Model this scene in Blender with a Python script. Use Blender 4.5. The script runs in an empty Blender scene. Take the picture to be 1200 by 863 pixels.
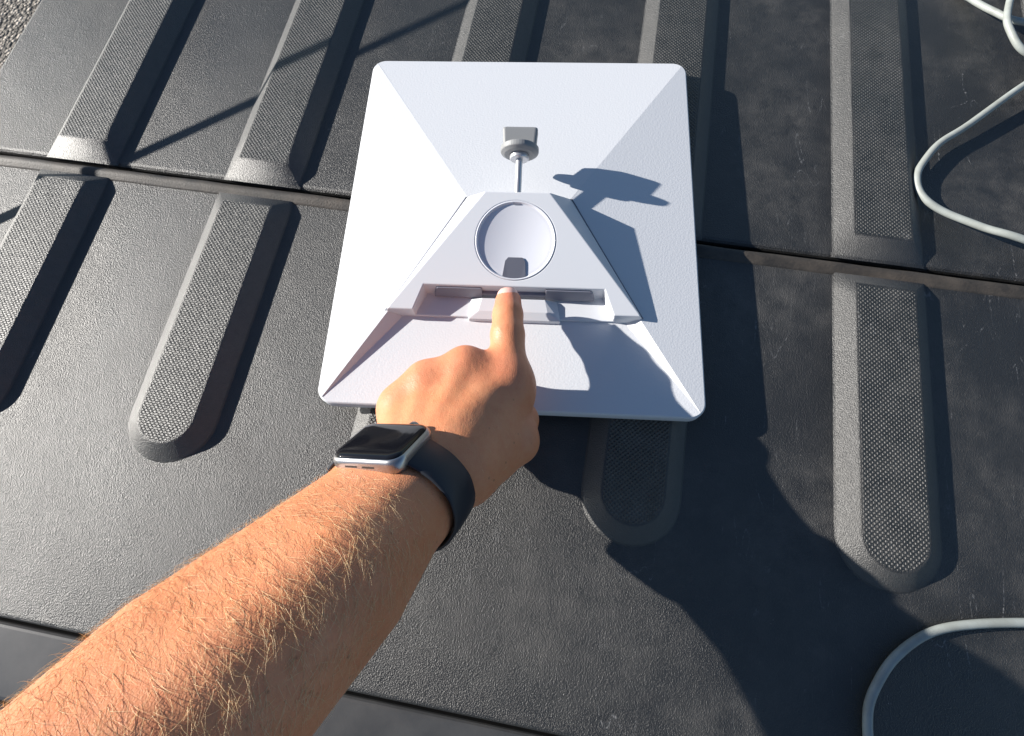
import bpy, bmesh, math, random
import numpy as np
from mathutils import Vector, Matrix

# ---------------------------------------------------------------- camera, sky, sun, exposure
scene = bpy.context.scene
COL = scene.collection
CAM = np.array([0.23354987, -0.24252224, 0.37441717])
ROT = np.array([[0.98442963, -0.15060215, 0.09064925],
                [0.17155932, 0.93550015, -0.30888004],
                [-0.03828438, 0.31962239, 0.94677127]])
FPX, PW, PH = 649.13, 1200.0, 863.0
cam_data = bpy.data.cameras.new('camera')
cam = bpy.data.objects.new('camera', cam_data)
COL.objects.link(cam)
M4 = Matrix([list(ROT[i]) + [CAM[i]] for i in range(3)] + [[0, 0, 0, 1]])
cam.matrix_world = M4
cam_data.sensor_fit = 'HORIZONTAL'
cam_data.sensor_width = 36.0
cam_data.lens = 36.0 * FPX / PW
cam_data.clip_start = 0.01
cam_data.clip_end = 500.0
scene.camera = cam

SUN_EL, SUN_AZ = math.radians(22.5), math.radians(-2.0)   # light travels along +x, a touch to -y
world = bpy.data.worlds.new('World')
scene.world = world
world.use_nodes = True
wn = world.node_tree.nodes
sky = wn.new('ShaderNodeTexSky')
sky.sky_type = 'NISHITA'
sky.sun_disc = False
sky.sun_elevation = SUN_EL
sky.sun_rotation = math.radians(270 + 2)
sky.air_density = 1.0
sky.dust_density = 0.2
sky.ozone_density = 2.6
wn['Background'].inputs['Strength'].default_value = 0.056
world.node_tree.links.new(sky.outputs[0], wn['Background'].inputs[0])
sd = bpy.data.lights.new('sun', 'SUN')
sd.energy = 5.0
sd.angle = math.radians(0.55)
sd.color = (1.0, 0.95, 0.88)
sun = bpy.data.objects.new('sun', sd)
COL.objects.link(sun)
TRAVEL = Vector((math.cos(SUN_AZ) * math.cos(SUN_EL), math.sin(SUN_AZ) * math.cos(SUN_EL), -math.sin(SUN_EL)))
sun.rotation_euler = TRAVEL.to_track_quat('-Z', 'Y').to_euler()
sun.location = (-2, 0, 2)
vs = scene.view_settings
vs.view_transform = 'Standard'
vs.look = 'None'
vs.exposure = 1.0
vs.gamma = 1.0
scene.render.engine = 'CYCLES'

rng = random.Random(7)
nrg = np.random.default_rng(11)

# ---------------------------------------------------------------- helpers
def back(u, v, z=0.0):
    """point of the world at height z seen at photo position (u, v)"""
    d = ROT @ np.array([(u - PW / 2) / FPX, -(v - PH / 2) / FPX, -1.0])
    return CAM + d * (z - CAM[2]) / d[2]

def atdepth(u, v, d):
    return CAM + ROT @ np.array([(u - PW / 2) / FPX * d, -(v - PH / 2) / FPX * d, -d])

def link(o, parent=None):
    COL.objects.link(o)
    if parent is not None:
        o.parent = parent
    return o

def mesh_obj(name, verts, faces, mat, parent=None, smooth=False, mesh=None):
    if mesh is None:
        mesh = bpy.data.meshes.new(name)
        mesh.from_pydata([tuple(map(float, v)) for v in verts], [], faces)
        if mat:
            mesh.materials.append(mat)
        if smooth:
            for p in mesh.polygons:
                p.use_smooth = True
        mesh.update()
    return link(bpy.data.objects.new(name, mesh), parent)

def bm_obj(name, bm, mat, parent=None, smooth=False):
    me = bpy.data.meshes.new(name)
    bmesh.ops.recalc_face_normals(bm, faces=bm.faces)
    bm.to_mesh(me)
    bm.free()
    if mat:
        me.materials.append(mat)
    if smooth:
        for p in me.polygons:
            p.use_smooth = True
    return link(bpy.data.objects.new(name, me), parent)

def bevel(o, width, seg=2, angle=30):
    m = o.modifiers.new('bevel', 'BEVEL')
    m.width = width
    m.segments = seg
    m.limit_method = 'ANGLE'
    m.angle_limit = math.radians(angle)
    m.harden_normals = False
    return o

def tag(o, label, cat, group=None):
    o['label'] = label
    o['category'] = cat
    if group:
        o['group'] = group
    return o

def empty(name, loc=(0, 0, 0), rz=0.0):
    o = bpy.data.objects.new(name, None)
    o.location = loc
    o.rotation_euler = (0, 0, rz)
    o.empty_display_size = 0.05
    return link(o)

def prism(bm, poly, z0, z1):
    b = [bm.verts.new((x, y, z0)) for x, y in poly]
    t = [bm.verts.new((x, y, z1)) for x, y in poly]
    bm.faces.new(list(reversed(b)))
    bm.faces.new(t)
    n = len(poly)
    for i in range(n):
        bm.faces.new((b[i], b[(i + 1) % n], t[(i + 1) % n], t[i]))

def hull(bm, pts):
    vs_ = [bm.verts.new(p) for p in pts]
    r = bmesh.ops.convex_hull(bm, input=vs_)
    junk = [g for g in r['geom_interior'] + r['geom_unused'] if isinstance(g, bmesh.types.BMVert)]
    if junk:
        bmesh.ops.delete(bm, geom=junk, context='VERTS')

def rrect(hx, hy, r, seg=6):
    """counter-clockwise rounded rectangle"""
    pts = []
    for cx, cy, a0 in ((hx - r, hy - r, 0), (-hx + r, hy - r, 90), (-hx + r, -hy + r, 180), (hx - r, -hy + r, 270)):
        for i in range(seg + 1):
            a = math.radians(a0 + 90 * i / seg)
            pts.append((cx + r * math.cos(a), cy + r * math.sin(a)))
    return pts

def loft(rings, cap_a=True, cap_b=True):
    n = len(rings[0])
    verts = [p for r in rings for p in r]
    faces = []
    for k in range(len(rings) - 1):
        for i in range(n):
            j = (i + 1) % n
            faces.append((k * n + i, k * n + j, (k + 1) * n + j, (k + 1) * n + i))
    if cap_a:
        faces.append(tuple(reversed(range(n))))
    if cap_b:
        faces.append(tuple((len(rings) - 1) * n + i for i in range(n)))
    return verts, faces

def frame_from(d):
    d = Vector(d).normalized()
    up = Vector((0, 0, 1)) if abs(d.z) < 0.9 else Vector((1, 0, 0))
    x = d.cross(up).normalized()
    y = x.cross(d).normalized()
    return x, y, d

def lathe(prof, org, axis, seg=40):
    """prof: list of (radius, height along axis)"""
    x, y, d = frame_from(axis)
    o = Vector(org)
    rings = [[o + d * h + (x * math.cos(2 * math.pi * i / seg) + y * math.sin(2 * math.pi * i / seg)) * r
              for i in range(seg)] for r, h in prof]
    return loft(rings)

def catmull(P, n=10):
    P = [np.array(p, float) for p in P]
    P = [2 * P[0] - P[1]] + P + [2 * P[-1] - P[-2]]
    out = []
    for i in range(1, len(P) - 2):
        for k in range(n):
            t = k / n
            a, b, c, d = P[i - 1], P[i], P[i + 1], P[i + 2]
            out.append(0.5 * ((2 * b) + (c - a) * t + (2 * a - 5 * b + 4 * c - d) * t * t + (3 * b - a - 3 * c + d) * t ** 3))
    out.append(P[-2])
    return out

def tube(path, r, seg=10):
    rings = []
    prev = None
    for i, p in enumerate(path):
        d = Vector(path[min(i + 1, len(path) - 1)]) - Vector(path[max(i - 1, 0)])
        x, y, d = frame_from(d)
        if prev is not None:
            x = (prev - d * prev.dot(d)).normalized()
            y = d.cross(x)
        prev = x
        rings.append([Vector(p) + (x * math.cos(2 * math.pi * k / seg) + y * math.sin(2 * math.pi * k / seg)) * r for k in range(seg)])
    return loft(rings)

# ---------------------------------------------------------------- materials
class NT:
    def __init__(self, name):
        self.m = bpy.data.materials.new(name)
        self.m.use_nodes = True
        self.t = self.m.node_tree
        self.b = self.t.nodes['Principled BSDF']
        self.pos = None
    def n(self, t, **kw):
        nd = self.t.nodes.new(t)
        for k, v in kw.items():
            setattr(nd, k, v)
        return nd
    def L(self, a, b):
        self.t.links.new(a, b)
    def P(self):
        if self.pos is None:
            self.pos = self.n('ShaderNodeNewGeometry').outputs['Position']
        return self.pos
    def put(self, sock, v):
        if isinstance(v, bpy.types.NodeSocket):
            self.L(v, sock)
        else:
            sock.default_value = v
    def noise(self, scale, detail=3, rough=0.5, vec=None, dist=0.0):
        nd = self.n('ShaderNodeTexNoise')
        nd.inputs['Scale'].default_value = scale
        nd.inputs['Detail'].default_value = detail
        nd.inputs['Roughness'].default_value = rough
        nd.inputs['Distortion'].default_value = dist
        self.L(vec or self.P(), nd.inputs['Vector'])
        return nd.outputs['Fac']
    def vor(self, scale, feature='F1', vec=None, out='Distance'):
        nd = self.n('ShaderNodeTexVoronoi', feature=feature)
        nd.inputs['Scale'].default_value = scale
        self.L(vec or self.P(), nd.inputs['Vector'])
        return nd.outputs[out]
    def math(self, op, a, b=0.0, c=None, clamp=False):
        nd = self.n('ShaderNodeMath', operation=op)
        nd.use_clamp = clamp
        self.put(nd.inputs[0], a)
        self.put(nd.inputs[1], b)
        if c is not None:
            self.put(nd.inputs[2], c)
        return nd.outputs[0]
    def rng(self, v, a, b, c=0.0, d=1.0):
        nd = self.n('ShaderNodeMapRange')
        self.put(nd.inputs[0], v)
        for i, x in enumerate((a, b, c, d)):
            nd.inputs[i + 1].default_value = x
        return nd.outputs[0]
    def mix(self, f, a, b):
        nd = self.n('ShaderNodeMix', data_type='RGBA')
        self.put(nd.inputs[0], f)
        for s, v in ((nd.inputs[6], a), (nd.inputs[7], b)):
            if isinstance(v, tuple) and len(v) == 3:
                v = v + (1,)
            self.put(s, v)
        return nd.outputs[2]
    def bump(self, h, strength, dist, normal=None):
        nd = self.n('ShaderNodeBump')
        nd.inputs['Strength'].default_value = strength
        nd.inputs['Distance'].default_value = dist
        self.L(h, nd.inputs['Height'])
        if normal is not None:
            self.L(normal, nd.inputs['Normal'])
        return nd.outputs['Normal']
    def mapped(self, scale=(1, 1, 1), rot=(0, 0, 0)):
        nd = self.n('ShaderNodeMapping')
        nd.inputs['Scale'].default_value = scale
        nd.inputs['Rotation'].default_value = rot
        self.L(self.P(), nd.inputs['Vector'])
        return nd.outputs[0]
    def set(self, **kw):
        names = dict(col='Base Color', rough='Roughness', metal='Metallic', spec='Specular IOR Level', nor='Normal',
                     coat='Coat Weight', sss='Subsurface Weight', ior='IOR', coatr='Coat Roughness')
        for k, v in kw.items():
            if isinstance(v, tuple) and len(v) == 3 and k == 'col':
                v = v + (1,)
            self.put(self.b.inputs[names[k]], v)
        return self

def plastic_material(name, knurl):
    t = NT(name)
    xyz = t.n('ShaderNodeSeparateXYZ')
    t.L(t.P(), xyz.inputs[0])
    X, Y = xyz.outputs[0], xyz.outputs[1]
    # dusty bloom and scuffs: thicker towards the cord side, where things have been dragged
    big = t.noise(9, 5, 0.62)
    mid = t.noise(55, 5, 0.7)
    side = t.rng(X, 0.0, 0.55, 0.45, 1.0)
    dust = t.math('MULTIPLY', t.rng(big, 0.40, 0.72), t.rng(mid, 0.35, 0.72))
    dust = t.math('MULTIPLY', dust, side)
    # scratch strokes: thin iso-lines of a stretched, warped noise, kept in patches
    n1 = t.noise(38, 2, 0.5, t.mapped((1, 0.22, 1), (0, 0, 0.5)), 0.5)
    line = t.rng(t.math('ABSOLUTE', t.math('SUBTRACT', n1, 0.52)), 0.0, 0.006, 1.0, 0.0)
    patch = t.rng(t.noise(14, 3, 0.6, t.mapped((1, 1, 1), (0, 0, 1.2))), 0.53, 0.64)
    n2 = t.noise(60, 2, 0.5, t.mapped((1, 0.16, 1), (0, 0, -0.9)), 0.6)
    line2 = t.rng(t.math('ABSOLUTE', t.math('SUBTRACT', n2, 0.48)), 0.0, 0.008, 1.0, 0.0)
    patch2 = t.rng(t.noise(21, 3, 0.6, t.mapped((1, 1.3, 1), (0, 0, 2.2))), 0.545, 0.65)
    brk = t.rng(t.noise(420, 2, 0.5), 0.44, 0.60)
    scr = t.math('ADD', t.math('MULTIPLY', line, patch), t.math('MULTIPLY', line2, patch2), clamp=True)
    scr = t.math('MULTIPLY', t.math('MULTIPLY', scr, brk), side)
    speck = t.math('MULTIPLY', t.rng(t.vor(260), 0.10, 0.05), t.rng(t.noise(30, 2), 0.60, 0.68))
    base = t.mix(t.rng(t.noise(5, 3), 0.3, 0.7), (0.0095, 0.0095, 0.0092), (0.0135, 0.0135, 0.013))
    c = t.mix(t.math('MULTIPLY', dust, 0.75), base, (0.11, 0.103, 0.094))
    c = t.mix(t.math('MULTIPLY', scr, 0.55), c, (0.28, 0.28, 0.28))
    c = t.mix(t.math('MULTIPLY', speck, 0.5), c, (0.30, 0.29, 0.27))
    r = t.math('ADD', t.rng(big, 0.3, 0.7, 0.42, 0.50), t.math('MULTIPLY', dust, 0.2), clamp=True)
    # moulded leather grain
    g1 = t.vor(1450, 'SMOOTH_F1')
    g2 = t.noise(2000, 2, 0.6)
    grain = t.math('ADD', g1, t.math('MULTIPLY', g2, 0.8))
    if knurl:
        chamfer_lift = t.n('ShaderNodeAttribute', attribute_name='scuff_lift').outputs['Fac']  # scuffed chamfers, their colour also lifted to add sunlit brightness
        c = t.mix(t.math('MULTIPLY', chamfer_lift, t.rng(t.noise(230, 4, 0.7), 0.25, 0.7, 0.5, 1.0)), c, (0.050, 0.049, 0.047))
        at = t.n('ShaderNodeAttribute', attribute_name='knurl').outputs['Fac']
        k = 2 * math.pi / 0.0032
        s1 = t.math('SINE', t.math('MULTIPLY', X, k))
        s2 = t.math('SINE', t.math('MULTIPLY', Y, k))
        kn = t.math('MULTIPLY', s1, s2)
        kn = t.rng(kn, -0.35, 0.45, 0.0, 1.0)
        c = t.mix(t.math('MULTIPLY', t.math('MULTIPLY', t.rng(mid, 0.35, 0.7), at), t.math('MULTIPLY', kn, 0.32)), c, (0.15, 0.145, 0.135))
        n_a = t.bump(grain, 0.85, 0.00042)
        n_b = t.bump(t.math('MULTIPLY', kn, at), 0.9, 0.0010, n_a)
        nor = n_b
    else:
        nor = t.bump(grain, 0.85, 0.00044)
    wav = t.bump(t.noise(16, 2), 0.25, 0.004, nor)
    t.set(col=c, rough=r, nor=wav, spec=0.85)
    return t.m

MAT = {}
MAT['plastic'] = plastic_material('black_grained_plastic', False)
MAT['rib'] = plastic_material('black_knurled_plastic', True)

t = NT('grey_cap_plastic')
c = t.mix(t.rng(t.noise(40, 4, 0.6), 0.35, 0.75), (0.045, 0.047, 0.05), (0.075, 0.075, 0.075))
t.set(col=c, rough=0.42, spec=0.5, nor=t.bump(t.noise(1500, 2), 0.2, 0.0002))
MAT['cap'] = t.m

t = NT('lip_plastic')
c = t.mix(t.rng(t.noise(45, 5, 0.7), 0.35, 0.7), (0.022, 0.020, 0.018), (0.075, 0.062, 0.05))
t.set(col=c, rough=0.6, nor=t.bump(t.noise(700, 3, 0.6), 0.6, 0.0004))
MAT['lip'] = t.m

t = NT('white_textured_paint')
t.set(col=(0.60, 0.615, 0.645), rough=0.5, spec=0.4, nor=t.bump(t.noise(750, 2, 0.5), 0.4, 0.0003))
MAT['white'] = t.m
t = NT('white_smooth_plastic')
t.set(col=(0.605, 0.62, 0.655), rough=0.38, spec=0.45, nor=t.bump(t.noise(300, 2), 0.03, 0.0003))
MAT['white2'] = t.m
t = NT('polished_white_plastic')
t.set(col=(0.63, 0.64, 0.69), rough=0.18, spec=0.6, coat=0.4, coatr=0.08, nor=t.bump(t.noise(25, 2), 0.06, 0.004))
MAT['polish'] = t.m
t = NT('slate_gasket')
t.set(col=(0.20, 0.205, 0.25), rough=0.5)
MAT['gasket'] = t.m
t = NT('dark_release_tab')
t.set(col=(0.10, 0.105, 0.135), rough=0.45)
MAT['tab'] = t.m
t = NT('grey_knob_plastic')
t.set(col=(0.23, 0.235, 0.24), rough=0.45, nor=t.bump(t.noise(800, 2), 0.15, 0.0002))
MAT['knob'] = t.m
t = NT('brushed_steel')
t.set(col=(0.58, 0.58, 0.60), rough=0.34, metal=0.75)
MAT['steel'] = t.m

t = NT('cord_jacket')
c = t.mix(t.rng(t.noise(60, 4, 0.6), 0.4, 0.75), (0.30, 0.325, 0.31), (0.22, 0.23, 0.21))
t.set(col=c, rough=0.5)
MAT['cord'] = t.m
t = NT('cable_sheath')
t.set(col=(0.03, 0.03, 0.03), rough=0.5)
MAT['sheath'] = t.m

t = NT('gravelly_asphalt')
cell = t.vor(105, 'F1', out='Color')
sep = t.n('ShaderNodeSeparateColor')
t.L(cell, sep.inputs[0])
ramp = t.n('ShaderNodeValToRGB')
ramp.color_ramp.elements[0].position = 0.0
ramp.color_ramp.elements[0].color = (0.05, 0.043, 0.036, 1)
ramp.color_ramp.elements[1].position = 1.0
ramp.color_ramp.elements[1].color = (0.52, 0.46, 0.39, 1)
e = ramp.color_ramp.elements.new(0.5)
e.color = (0.20, 0.175, 0.145, 1)
t.L(sep.outputs[0], ramp.inputs[0])
d1 = t.vor(105, 'F1')
c = t.mix(t.rng(d1, 0.35, 0.75), ramp.outputs[0], (0.07, 0.06, 0.05))
t.set(col=c, rough=0.85, nor=t.bump(t.math('MULTIPLY', d1, -1.0), 1.0, 0.006))
MAT['ground'] = t.m

# ---------------------------------------------------------------- ground
GZ = -0.80
o = mesh_obj('ground', [(-60, -60, GZ), (60, -60, GZ), (60, 60, GZ), (-60, 60, GZ)], [(0, 1, 2, 3)], MAT['ground'])
o['kind'] = 'structure'

# ---------------------------------------------------------------- tailgate
XL, XR = -0.3168, 1.20            # left and right edges
YS, YB, YT = 0.0, -0.341, 0.50    # middle seam, lower seam, hinge side
S, X0 = 0.16143, -0.22632         # rib spacing, left foot of the first rib
gate = empty('tailgate', (0, 0, 0))
tag(gate, 'open black plastic truck tailgate with raised knurled ribs under the white antenna', 'tailgate')

def slab(name, x0, x1, y0, y1, z0, z1, mat, r=0.004, parent=gate):
    bm = bmesh.new()
    prism(bm, [(x0, y0), (x1, y0), (x1, y1), (x0, y1)], z0, z1)
    o = bm_obj(name, bm, mat, parent)
    bevel(o, r, 3)
    for p in o.data.polygons:
        p.use_smooth = False
    return o

upper = slab('panel', XL, XR, YS + 0.0042, YT, -0.045, 0.0, MAT['plastic'], 0.004)
lower = slab('panel', XL, XR, YB + 0.002, YS - 0.0065, -0.045, 0.0, MAT['plastic'], 0.003)

# rolled lip along the middle seam
prof = [(-0.0005, -0.02), (-0.0005, -0.001), (-0.0009, 0.0014), (-0.002, 0.0026), (-0.0036, 0.0031), (-0.0056, 0.0029),
        (-0.0076, 0.0020), (-0.0095, 0.0009), (-0.0110, 0.0002), (-0.0116, -0.003), (-0.0116, -0.02)]
NX = 90
rings = []
for i in range(NX + 1):
    x = XL + 0.001 + (XR - XL - 0.002) * i / NX
    w = 0.0004 * math.sin(i * 1.7) * math.sin(i * 0.37)
    rings.append([(x, y + w * 0.4, z + (w * 0.6 if z > 0 else 0)) for y, z in prof])
v, f = loft(rings)
mesh_obj('lip', v, f, MAT['lip'], gate, True)

# smooth cap along the free end of the gate and the black strip beyond it
slab('end_cap', XL, XR, -0.384, YB - 0.0006, -0.05, -0.003, MAT['cap'], 0.003)
slab('trim_strip', XL, XR, -0.47, -0.3865, -0.055, -0.007, MAT['cap'], 0.006)
slab('core', XL + 0.004, XR - 0.004, -0.465, YT - 0.004, -0.075, -0.0505, MAT['sheath'], 0.004)

def rib_mesh(y_far, y_near, rounded):
    """moulded rib: square mitred far end, near end square or half round; x local to its centre line"""
    hw = 0.032
    ny = 14
    def outline(d):
        h = hw - d
        pts = []
        yf = y_far - d * 1.05
        for i in range(ny + 1):                              # right side, far to near
            yn = (y_near + hw) if rounded else (y_near + d * 1.25)
            pts.append((h, yf + (yn - yf) * i / ny))
        if rounded:
            cy = y_near + hw
            for i in range(1, 18):
                a = math.pi * i / 18
                pts.append((h * math.cos(a), cy - h * math.sin(a)))
        for i in range(ny + 1):
            yn = (y_near + hw) if rounded else (y_near + d * 1.25)
            pts.append((-h, yn + (yf - yn) * i / ny))
        return pts
    prof = [(-0.0012, -0.0003, 0), (-0.0006, 0.0001, 0), (0.0002, 0.0005, 0), (0.0007, 0.0009, 0), (0.0013, 0.0014, 0), (0.0103, 0.0083, 0), (0.0109, 0.0087, 0), (0.0115, 0.00905, 0),
            (0.0121, 0.0092, 0), (0.0126, 0.0092, 0), (0.0129, 0.0092, 1)]
    rings, kn, sc = [], [], []
    for d, z, k in prof:
        o = outline(d)
        rings.append([(x, y, z) for x, y in o])
        kn += [k] * len(o)
        sc += [1.0 if 0.0005 < z < 0.0090 else 0.0] * len(o)
    v, f = loft(rings, cap_a=False)
    me = bpy.data.meshes.new('rib')
    me.from_pydata(v, [], f)
    a = me.attributes.new('knurl', 'FLOAT', 'POINT')
    a.data.foreach_set('value', [float(k) for k in kn])
    a = me.attributes.new('scuff_lift', 'FLOAT', 'POINT')
    a.data.foreach_set('value', sc)
    bm = bmesh.new()
    bm.from_mesh(me)
    bmesh.ops.recalc_face_normals(bm, faces=bm.faces)
    bm.to_mesh(me)
    bm.free()
    for p in me.polygons:
        p.use_smooth = True
    me.materials.append(MAT['rib'])
    return me

rib_up = rib_mesh(0.44, 0.0055, False)
rib_lo = rib_mesh(-0.0085, -0.2265, True)
for k in range(9):
    x = X0 + k * S + 0.032
    o = mesh_obj('rib', None, None, None, upper, mesh=rib_up)
    o.location.x = x
    o = mesh_obj('rib', None, None, None, lower, mesh=rib_lo)
    o.location.x = x

# support cable at the side of the gate, rising to the truck; its thin shadow crosses the ribs
cx = XL - 0.019
p0 = np.array([cx, -0.143, 0.0])
p1 = p0 + np.array([0, 2.136, 1.0]) * 0.36
pts = [p0 + (p1 - p0) * i / 24 for i in range(25)]
v, f = tube(pts, 0.0026, 10)
cab = mesh_obj('support_cable', v, f, MAT['sheath'], gate, True)
v, f = lathe([(0.0, 0.0), (0.009, 0.0), (0.009, 0.006), (0.0045, 0.007), (0.0045, 0.024), (0.0, 0.024)], (cx - 0.005, -0.143, -0.004), (1, 0, 0), 24)
mesh_obj('pin', v, f, MAT['steel'], cab, False)

# ---------------------------------------------------------------- flat white antenna, back side up
AZ = 0.020
ant = empty('antenna', (0.18409, -0.00843, AZ), 0.11861)
tag(ant, 'white square satellite antenna lying face down on the tailgate ribs', 'antenna')
mm = 0.001
HU, HV, RC = 129.5, 149.25, 11.0
KL, KT = 0.122, 0.107

def col_h(u):
    return KL * (HU - abs(u))

def top_h(v):
    return KT * (HV - v)

# rim: rounded slab
rings = []
for ins, z in ((1.5, -10.3), (0.4, -9.6), (0.0, -8.5), (0.0, -1.6), (0.35, -0.6), (1.1, 0.0)):
    rings.append([(x * mm, y * mm, z * mm) for x, y in rrect(HU - ins, HV - ins, RC - ins, 8)])
v, f = loft(rings, True, False)
rim = mesh_obj('rim', v, f, MAT['white'], ant, True)

# hipped back: three sloping facets, a flat front apron and two ridge walls
ins = 1.1
ring = rrect(HU - ins, HV - ins, RC - ins, 8)          # starts at right side, going ccw from +x of the top right arc
n4 = 9
arcs = [ring[i * n4:(i + 1) * n4] for i in range(4)]    # TR, TL, BL, BR
TLb, TRb = (-38.0, 8.0), (38.0, 8.0)
BLc, BRc = (-86.5, -82.0), (86.5, -82.0)
FLOOR = -2.4
FL, FR = (-79.5, -86.0), (79.5, -86.0)
wTLb = col_h(38.0)
kt = wTLb / (HV - 8.0)
def Lp(p):
    return (p[0] * mm, p[1] * mm, max(0.0, KL * (HU - ins - abs(p[0]))) * mm)
def Tp(p):
    return (p[0] * mm, p[1] * mm, max(0.0, kt * (HV - ins - p[1])) * mm)
def Fp(p, z=None):
    s = (p[1] + HV) / 65.0
    return (p[0] * mm, p[1] * mm, (FLOOR * min(1, max(0, s)) if z is None else z) * mm)
V, F = [], []
def poly(pts, dense=False):
    k = len(V)
    V.extend(pts)
    F.append(tuple(range(k, k + len(pts))))
mid = 4
poly([Lp(p) for p in arcs[1][mid:]] + [Lp(p) for p in arcs[2][:mid + 1]] + [Lp(BLc), Lp((-60, -40)), Lp(TLb)])
poly([Lp(p) for p in arcs[3][mid:]] + [Lp(p) for p in arcs[0][:mid + 1]] + [Lp(TRb), Lp((60, -40)), Lp(BRc)])
poly([Tp(p) for p in arcs[0][mid:]] + [Tp(p) for p in arcs[1][:mid + 1]] + [Tp((-38, 8)), Tp((38, 8))])
poly([Fp(p, 0) for p in arcs[2][mid:]] + [Fp(p, 0) for p in arcs[3][:mid + 1]] + [Fp(FR), Fp((70, -70)), Fp((-70, -70)), Fp(FL)])
poly([Fp(arcs[2][mid], 0), Fp(FL), Lp(BLc)])
poly([Fp(arcs[3][mid], 0), Lp(BRc), Fp(FR)])
poly([Fp(FL), Fp((-70, -70)), Lp(BLc)])
poly([Fp(FR), Lp(BRc), Fp((70, -70))])
bm = bmesh.new()
for fc in F:
    bm.faces.new([bm.verts.new(V[i]) for i in fc])
bmesh.ops.triangulate(bm, faces=[x for x in bm.faces if len(x.verts) > 4])
bm_obj('back_shell', bm, MAT['white'], ant)

# raised wedge in the middle, with a round socket and a connector recess cut into it
WT = 31.5
WB = 9.0
def face_w(vv):
    return WT + (WB - WT) * (-2.0 - vv) / 80.5
wtop = [(-22.5, -2.0, WT), (22.5, -2.0, WT), (87.0, -82.5, WB), (-87.0, -82.5, WB)]
hb1, hb2 = wTLb - 0.5, col_h(88.6) - 0.2
wbase = [(-38.0, 8.2, hb1), (38.0, 8.2, hb1), (88.6, -82.9, hb2), (-88.6, -82.9, hb2),
         (-38.0, 8.2, -6.0), (38.0, 8.2, -6.0), (82, -83.0, -6.0), (-82, -83.0, -6.0)]
bm = bmesh.new()
hull(bm, [(x * mm, y * mm, z * mm) for x, y, z in wtop + wbase])
bmesh.ops.dissolve_limit(bm, angle_limit=math.radians(1), verts=bm.verts, edges=bm.edges)
wedge = bm_obj('wedge', bm, MAT['white2'], ant)
fn = Vector((0, (WT - WB) / 80.5 * -1.0, 1.0)).normalized()
fn = Vector((0, -(WT - WB) / 80.5, 1.0)).normalized()
cc = Vector((0.0, -34.5, face_w(-34.5))) * mm
SR = 27.8
v, f = lathe([(SR * mm, -0.0085), (SR * mm, 0.03)], cc, fn, 64)
cut1 = mesh_obj('cut', v, f, None)
bm = bmesh.new()
bm.from_mesh(cut1.data)
bmesh.ops.recalc_face_normals(bm, faces=bm.faces)
bm.to_mesh(cut1.data)
bm.free()
bm = bmesh.new()
prism(bm, [(-72.5 * mm, -0.092), (72.5 * mm, -0.092), (62 * mm, -0.0655), (-62 * mm, -0.0655)], 0.0, 0.06)
cut2 = bm_obj('cut', bm, None)
for c_ in (cut1, cut2):
    c_.parent = ant
for c_ in (cut1, cut2):
    m = wedge.modifiers.new('cut', 'BOOLEAN')
    m.operation = 'DIFFERENCE'
    m.object = c_
    m.solver = 'EXACT'
bpy.context.view_layer.update()
dg = bpy.context.evaluated_depsgraph_get()
me = bpy.data.meshes.new_from_object(wedge.evaluated_get(dg))
wedge.modifiers.clear()
wedge.data = me
for c_ in (cut1, cut2):
    bpy.data.objects.remove(c_)
bevel(wedge, 0.0007, 2, 25)

# dark tubes painting in the shaded gap where the wedge meets the shell
for s_ in (-1, 1):
    a_ = Vector((s_ * 38.6, 7.6, col_h(38.6) + 0.1)) * mm
    b_ = Vector((s_ * 88.9, -82.4, col_h(88.9) + 0.05)) * mm
    v, f = tube([tuple(a_ + (b_ - a_) * i / 8) for i in range(9)], 0.0004, 6)
    mesh_obj('gap_line', v, f, MAT['gasket'], wedge, True)
# concave polished bowl in the socket
R_ = SR - 0.15
prof = [(R_ * mm, -0.0092), (R_ * mm, 0.0001), ((R_ - 0.5) * mm, 0.0003), ((R_ - 1.0) * mm, 0.0001), ((R_ - 1.4) * mm, -0.0005), ((R_ - 1.7) * mm, -0.0010), ((R_ - 2.2) * mm, -0.0012)]
for i in range(13):
    a = i / 12
    r = (R_ - 2.6) * (1 - a)
    prof.append((max(r, 0.01) * mm, (-1.2 - 2.3 * (1 - (1 - a) ** 2.0)) * mm))
v, f = lathe(prof, cc, fn, 64)
bowl = mesh_obj('socket_bowl', v, f, MAT['polish'], wedge, True)
# dark release tab at the lower edge of the bowl, small tick at the upper edge
fx = Vector((1, 0, 0))
fy = fn.cross(fx).normalized()
def on_face(u, vv, h):
    return cc + fx * (u * mm) + fy * (vv * mm) + fn * (h * mm)
tabp = [(-8.0, -25.0), (-4.5, -26.5), (0, -27.0), (4.5, -26.5), (8.0, -25.0), (7.2, -14.0), (5.2, -11.4), (-4.6, -11.4), (-6.6, -14.0)]
def bowl_h(u, vv):
    a = 1 - min(1, math.hypot(u, vv) / (R_ - 2.6))
    return -1.2 - 2.3 * (1 - (1 - a) ** 2.0)
rings = [[on_face(u, vv, bowl_h(u, vv) + h) for u, vv in tabp] for h in (-1.5, 1.0)]
v, f = loft(rings)
mesh_obj('release_tab', v, f, MAT['tab'], wedge)
rings = [[on_face(u, vv, h) for u, vv in ((-2.6, 25.2), (2.6, 25.2), (2.4, 26.3), (-2.4, 26.3))] for h in (-3.0, -0.6)]
v, f = loft(rings)
mesh_obj('tick_mark', v, f, MAT['gasket'], wedge)

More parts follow.
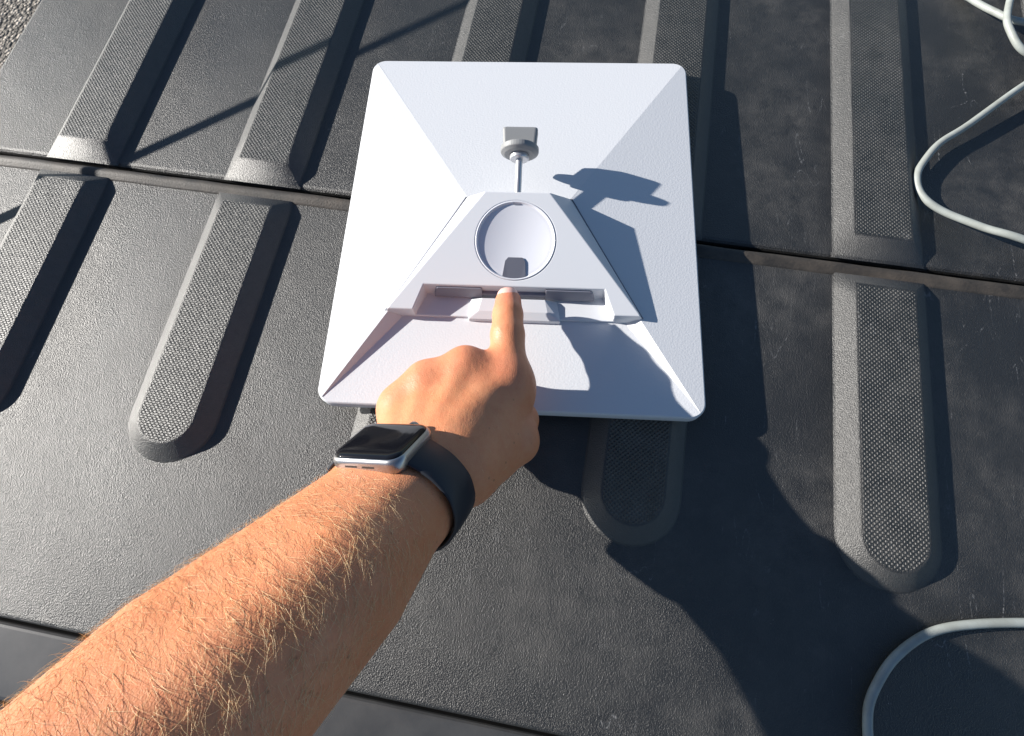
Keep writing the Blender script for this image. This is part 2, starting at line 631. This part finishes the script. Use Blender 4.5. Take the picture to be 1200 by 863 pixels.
# connector recess: port covers on its back wall and a raised block in the middle
for s in (-1, 1):
    bm = bmesh.new()
    pts = []
    for x, y, z in ((22, -65.3, 2.0), (56.5, -65.3, 2.0), (53.5, -65.3, 11.4), (22, -65.3, 11.4),
                    (22, -69.0, 2.0), (56.0, -69.0, 2.0), (53.0, -66.6, 11.4), (22, -66.6, 11.4)):
        pts.append((s * x * mm, y * mm, z * mm))
    hull(bm, pts)
    o = bm_obj('port_cover', bm, MAT['gasket'], wedge)
    bevel(o, 0.0006, 2)
bm = bmesh.new()
hull(bm, [(x * mm, y * mm, z * mm) for x in (-22.4, 22.4) for y in (-65.3, -67.8) for z in (2.6, 6.4)])
o = bm_obj('port_seal', bm, MAT['gasket'], wedge)
bm = bmesh.new()
hull(bm, [(x * mm, y * mm, z * mm) for x, y, z in ((-21.5, -71, 6.2), (21.5, -71, 6.2), (24, -80.0, 4.4), (-24, -80.0, 4.4),
     (-30, -70, 1.5), (30, -70, 1.5), (33, -85.0, 1.5), (-31, -85.0, 1.5), (33, -85.5, -2.0), (-31, -85.5, -2.0), (-30, -70, -2), (30, -70, -2))])
o = bm_obj('connector_block', bm, MAT['white2'], wedge)
bevel(o, 0.0006, 2, 20)

# thumb screw sticking out over the back shell
sp = Vector((0.0, 0.0, 0.0265))
sdn = Vector((0, math.cos(math.radians(14)), math.sin(math.radians(14)))).normalized()
screw = empty('thumb_screw')
screw.parent = ant
prof = [(0.0, -0.006)]
for i in range(46):
    prof.append((0.0023 + (0.00018 if i % 2 else 0.0), -0.006 + i * 0.0007))
prof.append((0.0, 0.0257))
v, f = lathe(prof, sp, sdn, 20)
mesh_obj('shaft', v, f, MAT['steel'], screw, True)
hp = sp + sdn * 0.0245
v, f = lathe([(0.0, 0), (0.0062, 0), (0.0068, 0.0008), (0.0068, 0.0034), (0.0, 0.0034)], hp, sdn, 36)
bevel(mesh_obj('hub', v, f, MAT['steel'], screw), 0.0003)
v, f = lathe([(0.0, 0.0034), (0.0105, 0.0034), (0.0132, 0.0050), (0.0135, 0.0060), (0.0135, 0.0085), (0.0130, 0.0090), (0.0, 0.0090)], hp, sdn, 44)
bevel(mesh_obj('collar', v, f, MAT['knob'], screw), 0.0003)
x_, y_, d_ = Vector((1, 0, 0)), sdn.cross(Vector((1, 0, 0))).normalized(), sdn
rings = []
for h, sx, sy in ((0.0088, 11.6, 6.0), (0.0120, 11.8, 5.8), (0.0205, 12.4, 5.2), (0.0216, 12.2, 4.9), (0.0221, 11.4, 4.2)):
    rings.append([hp + d_ * h + x_ * (px * mm) + y_ * (py * mm) for px, py in rrect(sx, sy, 2.2, 4)])
v, f = loft(rings)
mesh_obj('wing', v, f, MAT['knob'], screw, False)

# ---------------------------------------------------------------- arm: distance field -> one continuous mesh
WN = np.array([-0.27962491, 0.71321584, 0.64275429])      # back-of-wrist normal
WA = np.array([0.21124859, 0.69875726, -0.68345616])      # towards the hand
WBv = np.array([0.93658099, 0.05533043, 0.34605577])      # towards the thumb side
WATCH = np.array([0.15063361, -0.20437773, 0.10140379])
W = WATCH - WN * 0.0285 + WBv * 0.0008

prims = []
def cone(a, b, ra, rb, k=0.006):
    prims.append(('c', np.array(a, float), np.array(b, float), ra, rb, k))
def chain(pts, radii, k=0.006):
    prims.append(('p', np.array(pts, float), np.array(radii, float), None, None, k))
def ell(c, ax, r, k=0.006):
    prims.append(('e', np.array(c, float), np.array(ax, float), np.array(r, float), None, k))

FM = atdepth(378, 675, 0.243)
FLo = atdepth(239, 806, 0.205)
fdir = (FLo - FM) / np.linalg.norm(FLo - FM)
EL = FLo + fdir * 0.115
UP = EL + np.array([0.02, -0.22, 0.17])
fax = (W - FLo) / np.linalg.norm(W - FLo)
nb = WBv - fax * (WBv @ fax)
nb /= np.linalg.norm(nb)
nn = np.cross(nb, fax)
# forearm: radial and ulnar masses
for s, r0, r1, r2, r3 in ((1, 0.0232, 0.0298, 0.0325, 0.036), (-1, 0.0202, 0.0250, 0.0292, 0.034)):
    q = nb * s
    sh = nn * 0.006 if s < 0 else nn * 0.001
    wq = q * 0.0095 + (WN * 0.005 if s < 0 else 0.0)
    chain([W + wq, FM + q * 0.0122 + sh, FLo + q * 0.0140 + sh, EL], [r0, r1, r2, r3], 0.012)
cone(EL, UP, 0.042, 0.050, 0.02)
# carpus and palm
C0 = atdepth(504, 548, 0.301)
hi = {'I': atdepth(596, 446, 0.3345), 'M': atdepth(546, 434, 0.3340), 'R': atdepth(501, 450, 0.3335), 'P': atdepth(469, 476, 0.3330)}
rad = {'I': 0.0122, 'M': 0.0125, 'R': 0.0115, 'P': 0.0106}
off = {'I': 0.015, 'M': 0.005, 'R': -0.006, 'P': -0.016}
hb = hi['I'] - hi['P']
hb /= np.linalg.norm(hb)
ha = 0.5 * (hi['M'] + hi['R']) - W
ha -= hb * (ha @ hb)
ha /= np.linalg.norm(ha)
hn = np.cross(hb, ha)                                     # back-of-hand normal
for s in (1, -1):
    cone(W + nb * s * 0.0095 + (WN * 0.005 if s < 0 else 0.0), C0 + hb * s * 0.013 - hn * (0.003 if s > 0 else -0.001), 0.0222 if s > 0 else 0.020, 0.0200 if s > 0 else 0.0175, 0.012)
for k in 'IMRP':
    base = C0 + hb * off[k]
    cone(base, hi[k] - hn * 0.0025 - ha * 0.004, 0.0165 if k != 'P' else 0.0145, 0.0112, 0.010)
    th = {'I': 1.0, 'M': 0.95, 'R': 0.8, 'P': 0.6}[k]
    cone(base - hn * 0.007 * th + ha * 0.006, hi[k] - hn * 0.010 * th - ha * 0.008, 0.0145 * (0.6 + 0.4 * th), 0.0120 * (0.6 + 0.4 * th), 0.012)
    ell(hi[k] + hn * 0.0010, np.array([hb, ha, hn]), (rad[k] * 0.86, rad[k] * 1.0, rad[k] * 0.95), 0.010)
    # extensor tendon towards the wrist
    cone(base + hn * 0.0152 + ha * 0.012, hi[k] + hn * 0.0078 - ha * 0.004, 0.0016, 0.0022, 0.007)
for a, b in ('IM', 'MR', 'RP'):
    cone(C0 + hb * 0.5 * (off[a] + off[b]), 0.5 * (hi[a] + hi[b]) - hn * 0.0022 - ha * 0.006, 0.0170, 0.0122, 0.010)
    cone(hi[a] - hn * 0.0012 - ha * 0.0006, hi[b] - hn * 0.0012 - ha * 0.0006, 0.0119, 0.0114, 0.009)
# pointing index finger, almost straight
TIP = atdepth(595.6, 353.5, 0.3655)
I0 = hi['I']
fd = TIP - I0
PIP = I0 + fd * 0.50 + hn * 0.0040
DIP = I0 + fd * 0.78 + hn * 0.0026
cone(I0, PIP, 0.0112, 0.0107, 0.009)
cone(PIP, DIP, 0.0106, 0.0097, 0.002)
cone(DIP, TIP, 0.0098, 0.0086, 0.002)
# curled middle, ring and little fingers
VIEW = (hi['M'] - CAM) / np.linalg.norm(hi['M'] - CAM)
for k, l1, l2, l3 in (('M', 0.036, 0.026, 0.018), ('R', 0.034, 0.024, 0.017), ('P', 0.028, 0.019, 0.015)):
    r = rad[k] * 0.80
    d1 = VIEW * 0.85 - ha * 0.30
    d1 /= np.linalg.norm(d1)
    a = hi[k]
    b = a + d1 * l1
    if b[2] < 0.034:
        b = a + d1 * l1 * (a[2] - 0.034) / (a[2] - b[2])
    c_ = b - ha * l2 * 0.95 + np.array([0, 0, 0.002])
    e_ = c_ + hn * l3 * 0.6 + ha * 0.006
    cone(a, b, rad[k] * 0.93, r * 1.02, 0.005)
    cone(b, c_, r * 1.02, r * 0.94, 0.003)
    cone(c_, e_, r * 0.94, r * 0.85, 0.003)
# thumb: ball of the thumb, then folded under the index finger
T0 = C0 + hb * 0.018 - hn * 0.010 - ha * 0.002
T1 = atdepth(604, 517, 0.332)
T2 = atdepth(611, 492, 0.346)
T3 = atdepth(585, 470, 0.349)
cone(T0, T1, 0.0175, 0.0128, 0.012)
cone(T1, T2, 0.0124, 0.0102, 0.005)
cone(T2, T3, 0.0100, 0.0082, 0.004)
ell(T1, np.eye(3), (0.0128, 0.0128, 0.0128), 0.005)
# web between thumb and index
cone(0.5 * (T0 + T1) + ha * 0.004, 0.55 * I0 + 0.45 * C0 + hb * 0.006 - hn * 0.010, 0.0125, 0.0115, 0.012)

def sdf(P):
    out = None
    for kind, a, b, c, d, k in prims:
        if kind == 'c':
            ab = b - a
            L2 = ab @ ab
            t = np.clip(((P - a) @ ab) / L2, 0, 1)
            q = P - a - t[:, None] * ab
            s = np.sqrt((q * q).sum(1)) - (c + (d - c) * t)
        elif kind == 'p':
            s = None
            for j in range(len(a) - 1):
                ab = a[j + 1] - a[j]
                t = np.clip(((P - a[j]) @ ab) / (ab @ ab), 0, 1)
                q = P - a[j] - t[:, None] * ab
                sj = np.sqrt((q * q).sum(1)) - (b[j] + (b[j + 1] - b[j]) * t)
                s = sj if s is None else np.minimum(s, sj)
        else:
            l = (P - a) @ b.T
            k0 = np.sqrt(((l / c) ** 2).sum(1))
            k1 = np.sqrt(((l / (c * c)) ** 2).sum(1)) + 1e-9
            s = k0 * (k0 - 1.0) / k1
        if out is None:
            out = s
        else:
            h = np.clip(0.5 + 0.5 * (out - s) / k, 0, 1)
            out = out + (s - out) * h - k * h * (1 - h)
    return out

def surface(lo, hi_, h, m=5):
    nb_ = np.ceil((np.array(hi_) - np.array(lo)) / (h * m)).astype(int)
    ci = np.stack(np.meshgrid(*[np.arange(n) for n in nb_], indexing='ij'), -1).reshape(-1, 3)
    cen = np.array(lo) + (ci * m + (m - 1) / 2) * h
    dc = sdf(cen)
    act = np.abs(dc) < m * h * 0.95 + 0.003
    F = np.repeat(np.where(dc > 0, 1.0, -1.0)[:, None], m ** 3, 1)
    sub = np.stack(np.meshgrid(*[np.arange(m)] * 3, indexing='ij'), -1).reshape(-1, 3)
    ai = ci[act]
    pts = (np.array(lo) + (ai[:, None, :] * m + sub[None]) * h).reshape(-1, 3)
    F[act] = sdf(pts).reshape(-1, m ** 3)
    F = F.reshape(*nb_, m, m, m).transpose(0, 3, 1, 4, 2, 5).reshape(*(nb_ * m))
    ins = F < 0
    nx, ny, nz = F.shape
    acc = np.zeros((nx - 1, ny - 1, nz - 1, 3))
    cnt = np.zeros((nx - 1, ny - 1, nz - 1))
    corners = [(i, j, k) for i in (0, 1) for j in (0, 1) for k in (0, 1)]
    def cor(A, c):
        return A[c[0]:nx - 1 + c[0], c[1]:ny - 1 + c[1], c[2]:nz - 1 + c[2]]
    for c in corners:
        for ax in range(3):
            if c[ax] == 0:
                c2 = list(c)
                c2[ax] = 1
                f0, f1 = cor(F, c), cor(F, c2)
                x = cor(ins, c) != cor(ins, c2)
                idx = np.nonzero(x)
                tt = f0[idx] / (f0[idx] - f1[idx])
                p = np.tile(np.array(c, float), (len(tt), 1))
                p[:, ax] += tt
                acc[idx] += p
                cnt[idx] += 1
    cells = np.nonzero(cnt)
    vid = -np.ones(cnt.shape, int)
    vid[cells] = np.arange(len(cells[0]))
    verts = np.array(lo) + (np.stack(cells, -1) + acc[cells] / cnt[cells][:, None]) * h
    quads = []
    for ax in range(3):
        sl0 = [slice(None)] * 3
        sl1 = [slice(None)] * 3
        sl0[ax] = slice(0, -1)
        sl1[ax] = slice(1, None)
        x = ins[tuple(sl0)] != ins[tuple(sl1)]
        idx = np.stack(np.nonzero(x), -1)
        u, w = [a for a in range(3) if a != ax]
        ok = (idx[:, u] > 0) & (idx[:, w] > 0) & (idx[:, u] < F.shape[u] - 1) & (idx[:, w] < F.shape[w] - 1)
        idx = idx[ok]
        flip = ins[tuple(idx.T)]
        q = []
        for du, dw in ((0, 0), (-1, 0), (-1, -1), (0, -1)):
            j = idx.copy()
            j[:, u] += du
            j[:, w] += dw
            q.append(vid[tuple(j.T)])
        q = np.stack(q, -1)
        if ax == 1:
            flip = ~flip
        q[flip] = q[flip][:, ::-1]
        quads.append(q)
    return verts, np.concatenate(quads)

allp = np.array([p for pr in prims for p in ([pr[1], pr[2]] if pr[0] == 'c' else list(pr[1]) if pr[0] == 'p' else [pr[1]])])
verts, quads = surface(allp.min(0) - 0.055, allp.max(0) + 0.055, 0.0012)

me = bpy.data.meshes.new('person')
me.from_pydata(verts.tolist(), [], quads.tolist())
bm = bmesh.new()
bm.from_mesh(me)
bmesh.ops.smooth_vert(bm, verts=bm.verts, factor=0.4, use_axis_x=True, use_axis_y=True, use_axis_z=True)
bmesh.ops.recalc_face_normals(bm, faces=bm.faces)
bm.to_mesh(me)
bm.free()
for p in me.polygons:
    p.use_smooth = True
# skin flush over knuckles and fingertip, hairiness over the forearm (properties of the skin itself)
fl = np.zeros(len(verts))
for c, s, amt in [(hi['I'] + hn * 0.008, 0.010, 0.9), (hi['M'] + hn * 0.008, 0.009, 0.75), (hi['R'] + hn * 0.008, 0.009, 0.65), (hi['P'] + hn * 0.008, 0.009, 0.6),
                  (TIP + fd * 0.05, 0.011, 1.8), (PIP + hn * 0.006, 0.008, 0.4), (T1, 0.010, 0.4)]:
    fl += amt * np.exp(-((verts - c) ** 2).sum(1) / (2 * s * s))
at = me.attributes.new('flush', 'FLOAT', 'POINT')
at.data.foreach_set('value', np.clip(fl, 0, 1).astype(np.float32))

t = NT('skin')
fl_ = t.n('ShaderNodeAttribute', attribute_name='flush').outputs['Fac']
n_big = t.noise(45, 4, 0.6)
n_mid = t.noise(260, 3, 0.6)
c = t.mix(t.rng(n_big, 0.3, 0.7), (0.60, 0.235, 0.108), (0.665, 0.29, 0.15))
c = t.mix(t.math('MULTIPLY', t.rng(n_mid, 0.45, 0.75), 0.35), c, (0.60, 0.175, 0.085))
c = t.mix(t.math('MULTIPLY', t.rng(t.vor(170), 0.16, 0.06), t.rng(t.noise(22, 2), 0.48, 0.62)), c, (0.38, 0.15, 0.07))
c = t.mix(t.math('MULTIPLY', fl_, 0.60), c, (0.62, 0.18, 0.11))
wr = t.math('ADD', t.math('MULTIPLY', t.vor(900, 'DISTANCE_TO_EDGE'), 1.0), t.math('MULTIPLY', t.noise(330, 4, 0.65), 1.2))
nrm = t.bump(wr, 0.5, 0.00035)
nrm = t.bump(t.noise(85, 3, 0.5), 0.35, 0.0016, nrm)
t.set(col=c, rough=0.46, spec=0.4, nor=nrm, sss=0.15)
t.b.inputs['Subsurface Radius'].default_value = (1.0, 0.35, 0.18)
t.b.inputs['Subsurface Scale'].default_value = 0.0025
MAT['skin'] = t.m
me.materials.append(MAT['skin'])
person = link(bpy.data.objects.new('person', me))
tag(person, 'bare hairy forearm and hand with index finger pointing at the antenna port', 'person')

# fingernail
t = NT('nail')
t.set(col=(0.80, 0.45, 0.38), rough=0.3, spec=0.5, coat=0.2)
MAT['nail'] = t.m
fdn = fd / np.linalg.norm(fd)
nhn = hn - fdn * (hn @ fdn)
nhn /= np.linalg.norm(nhn)
nhb = np.cross(fdn, nhn)
rings = []
for i in range(9):
    s = i / 8
    along = -0.0062 + 0.0125 * s
    half = 0.0066 * (1 - (abs(2 * s - 1)) ** 4 * 0.45)
    row = []
    for j in range(9):
        q = (j / 8 * 2 - 1)
        a = q * half / 0.0066
        row.append(TIP + fdn * along + nhb * math.sin(a) * 0.0082 + nhn * (math.cos(a) * 0.0089 + 0.0001 - 0.0018 * max(0, s - 0.3) ** 2 * 2))
    rings.append(row)
v = [p for r in rings for p in r]
f = [(i * 9 + j, i * 9 + j + 1, (i + 1) * 9 + j + 1, (i + 1) * 9 + j) for i in range(8) for j in range(8)]
o = mesh_obj('fingernail', v, f, MAT['nail'], person, True)
m = o.modifiers.new('thick', 'SOLIDIFY')
m.thickness = 0.0005

# arm hair: thousands of fine strands rooted in the skin
no = np.empty(len(verts) * 3, np.float32)
me.vertices.foreach_get('co', no)
vc = no.reshape(-1, 3).astype(float)
vn = np.array([tuple(x.vector) for x in me.vertex_normals])
along = (vc - W) @ (-fax)
dors = vn @ nn
radial = vn @ nb
mask = (along > 0.014) & (along < 0.26)
wgt = mask * np.clip(dors * 0.8 + 0.35 + 0.25 * radial, 0.02, 1.0) * np.clip((along - 0.012) / 0.03, 0.15, 1)
hand_m = (along < -0.012) & (along > -0.06) & (vn @ hn > 0.2)
wgt = wgt + hand_m * 0.05 * np.clip((vc - C0) @ hb / 0.02, 0, 1)
wgt /= wgt.sum()
NH = 6200
pick = nrg.choice(len(vc), NH, p=wgt)
HV_, HF_ = [], []
flow = nb * 0.75 - fax * 0.45 - nn * 0.2
for idx in pick:
    p = vc[idx] + nrg.normal(0, 0.0004, 3)
    n = vn[idx]
    tdir = flow + nrg.normal(0, 0.30, 3)
    tdir = tdir - n * (tdir @ n)
    tdir /= np.linalg.norm(tdir) + 1e-9
    onhand = hand_m[idx]
    ln = nrg.uniform(0.0045, 0.0115) * (0.6 if onhand else 1.0)
    lift = nrg.uniform(0.15, 0.6)
    curl = np.cross(n, tdir) * nrg.normal(0, 0.4)
    r0 = nrg.uniform(0.00004, 0.00008)
    p = p - n * 0.0003
    d = tdir * (1 - lift * 0.5) + n * lift
    k = len(HV_)
    NS = 5
    for s in range(NS + 1):
        r = r0 * (1 - 0.75 * s / NS)
        side = np.cross(d, n)
        side /= np.linalg.norm(side) + 1e-9
        up = np.cross(side, d)
        up /= np.linalg.norm(up) + 1e-9
        for a in (0, 2.094, 4.189):
            HV_.append(p + (side * math.cos(a) + up * math.sin(a)) * r)
        d = d - n * lift * 0.26 + curl * 0.22
        d /= np.linalg.norm(d)
        p = p + d * ln / NS
    for s in range(NS):
        for a in range(3):
            b2 = (a + 1) % 3
            HF_.append((k + s * 3 + a, k + s * 3 + b2, k + (s + 1) * 3 + b2, k + (s + 1) * 3 + a))
t = NT('blond_hair')
c = t.mix(t.rng(t.noise(700, 1), 0.35, 0.65), (0.62, 0.42, 0.20), (0.85, 0.66, 0.38))
t.set(col=c, rough=0.4, spec=0.5)
MAT['hair'] = t.m
o = mesh_obj('arm_hair', HV_, HF_, MAT['hair'], person, True)
o['kind'] = 'stuff'

# ---------------------------------------------------------------- wrist watch
watch = empty('wrist_watch', tuple(WATCH))
tag(watch, 'square smart watch with silver case and black band worn on the wrist', 'watch')
def wp(b, a, n):
    return Vector(tuple(WBv * b + WA * a + WN * n)) * mm
t = NT('watch_aluminium')
t.set(col=(0.42, 0.41, 0.41), rough=0.30, metal=0.95)
MAT['alu'] = t.m
t = NT('watch_glass')
t.set(col=(0.006, 0.006, 0.008), rough=0.06, spec=0.35)
MAT['glass'] = t.m
t = NT('band_rubber')
t.set(col=(0.014, 0.018, 0.026), rough=0.5, spec=0.45, nor=t.bump(t.noise(900, 2), 0.08, 0.0002))
MAT['band'] = t.m
rings = []
for ins_, n in ((5.0, -6.6), (2.2, -6.0), (0.7, -4.6), (0.05, -2.2), (0.0, 0.3), (0.25, 1.6), (0.9, 2.5), (1.5, 2.9)):
    rings.append([wp(x, y, n) for x, y in rrect(21 - ins_, 18.0 - ins_, 7.4 - ins_ * 0.8, 8)])
v, f = loft(rings)
case = mesh_obj('case', v, f, MAT['alu'], watch, True)
rings = []
for ins_, n in ((1.5, 2.6), (1.5, 3.0), (1.9, 3.6), (2.8, 4.2), (4.2, 4.55), (6.5, 4.7), (10, 4.75)):
    rings.append([wp(x, y, n) for x, y in rrect(21 - ins_, 18.0 - ins_, max(7.4 - ins_ * 0.8, 1.5), 8)])
v, f = loft(rings)
mesh_obj('screen', v, f, MAT['glass'], watch, True)
v, f = lathe([(0.0, 0), (0.0034, 0), (0.0034, 0.0012), (0.0029, 0.0015), (0.0, 0.0015)], Vector(tuple(WA * 0.0176 + WBv * 0.008 + WN * 0.0005)), tuple(WA), 28)
mesh_obj('crown', v, f, MAT['alu'], watch, False)
for bx in (-7.0, 3.0):
    rings = [[wp(bx + px, y, -0.9 + py) for px, py in rrect(3.6, 0.55, 0.5, 3)] for y in (-18.06, -17.0)]
    v, f = loft(rings)
    mesh_obj('speaker_slot', v, f, MAT['sheath'], case, False)

# band: strap swept round the wrist, hugging the skin found by the distance field
ctr = W - WATCH
def skin_r(a, ang):
    d = WBv * math.cos(ang) + WN * math.sin(ang)
    base = W + WA * a
    ts = np.linspace(0.012, 0.06, 97)
    s = sdf(base + ts[:, None] * d)
    i = np.argmax(s > 0)
    return ts[i], d
NB = 72
outer, inner = [], []
angs = []
A0, A1 = math.radians(54), math.radians(54 - 288)
tw = []
for i in range(NB + 1):
    ang = A0 + (A1 - A0) * i / NB
    edge = min(i, NB - i) / NB
    hw_ = 11.0 + 0.8 * math.exp(-edge * 14)
    rr = max(skin_r(-0.008, ang)[0], skin_r(0.0, ang)[0], skin_r(0.008, ang)[0]) + 0.0008
    tw.append((ang, hw_, rr))
rs = np.array([x[2] for x in tw])
for _ in range(4):
    rs[1:-1] = np.maximum(rs[1:-1], 0.25 * rs[:-2] + 0.5 * rs[1:-1] + 0.25 * rs[2:])
rings = []
for (ang, hw_, _), rr in zip(tw, rs):
    d = WBv * math.cos(ang) + WN * math.sin(ang)
    i_ = len(rings)
    edge = min(i_, NB - i_)
    # close to the case the strap rises into the lug
    if edge < 6:
        g = 1 - edge / 6
        sgn = 1 if i_ < NB / 2 else -1
        tgt = WATCH + WBv * sgn * 0.0185 - WN * 0.0022
        base = W + d * rr
        base = base + (tgt - (WA * ((tgt - base) @ WA)) - base) * (g ** 1.3)
    else:
        base = W + d * rr
    al = WATCH - W
    base = base + WA * (al @ WA) - WA * ((base - W) @ WA)
    sec = []
    for a_, h_ in ((-hw_, 0.2), (-hw_, 1.2), (-hw_ + 0.9, 1.9), (0, 2.25), (hw_ - 0.9, 1.9), (hw_, 1.2), (hw_, 0.2), (hw_ - 0.8, 0.0), (-hw_ + 0.8, 0.0)):
        sec.append(Vector(tuple(base - WATCH + WA * a_ * mm + d * h_ * mm)))
    rings.append(sec)
v, f = loft(rings)
band = mesh_obj('band', v, f, MAT['band'], watch, True)
for i_ in (24, 27):
    ang = tw[i_][0]
    d = WBv * math.cos(ang) + WN * math.sin(ang)
    base = W + d * (rs[i_] + 0.0018) - WATCH + WA * ((WATCH - W) @ WA)
    v, f = lathe([(0.0, 0), (0.0014, 0), (0.0014, 0.0006), (0.0, 0.0006)], tuple(base), tuple(d), 14)
    mesh_obj('band_hole', v, f, MAT['sheath'], band)

# ---------------------------------------------------------------- cord
cp = [(1100, -60, .003), (1120, -14, .003), (1140, 0, .004), (1165, 14, .010), (1200, 26, .014), (1262, 22, .010), (1282, -20, .004), (1240, -52, .004), (1196, -24, .012),
      (1181, 12, .020), (1184, 36, .020), (1200, 60, .016), (1238, 78, .008), (1262, 84, .006), (1240, 82, .010), (1200, 100, .012), (1139, 144, .009), (1104, 166, .008),
      (1083, 189, .007), (1074, 211, .006), (1084, 233, .005), (1110, 250, .005), (1150, 266, .009), (1200, 281, .014), (1300, 320, .006), (1430, 430, .003),
      (1470, 560, .003), (1400, 690, .003), (1290, 733, .003), (1200, 730, .003), (1140, 732, .003), (1085, 744, .003), (1045, 775, .003), (1022, 815, .003),
      (1017, 860, .003), (1030, 920, .0035), (1075, 975, -.0005)]
path = catmull([back(*q) for q in cp], 12)
path = [p + np.array([math.sin(i * 0.31) * math.sin(i * 0.113 + 1), math.cos(i * 0.27 + 2) * math.sin(i * 0.091), 0]) * 0.00025 for i, p in enumerate(path)]
v, f = tube(path, 0.0027, 12)
o = mesh_obj('cord', v, f, MAT['cord'], None, True)
tag(o, 'light grey cord lying in loops on the black tailgate', 'cord')
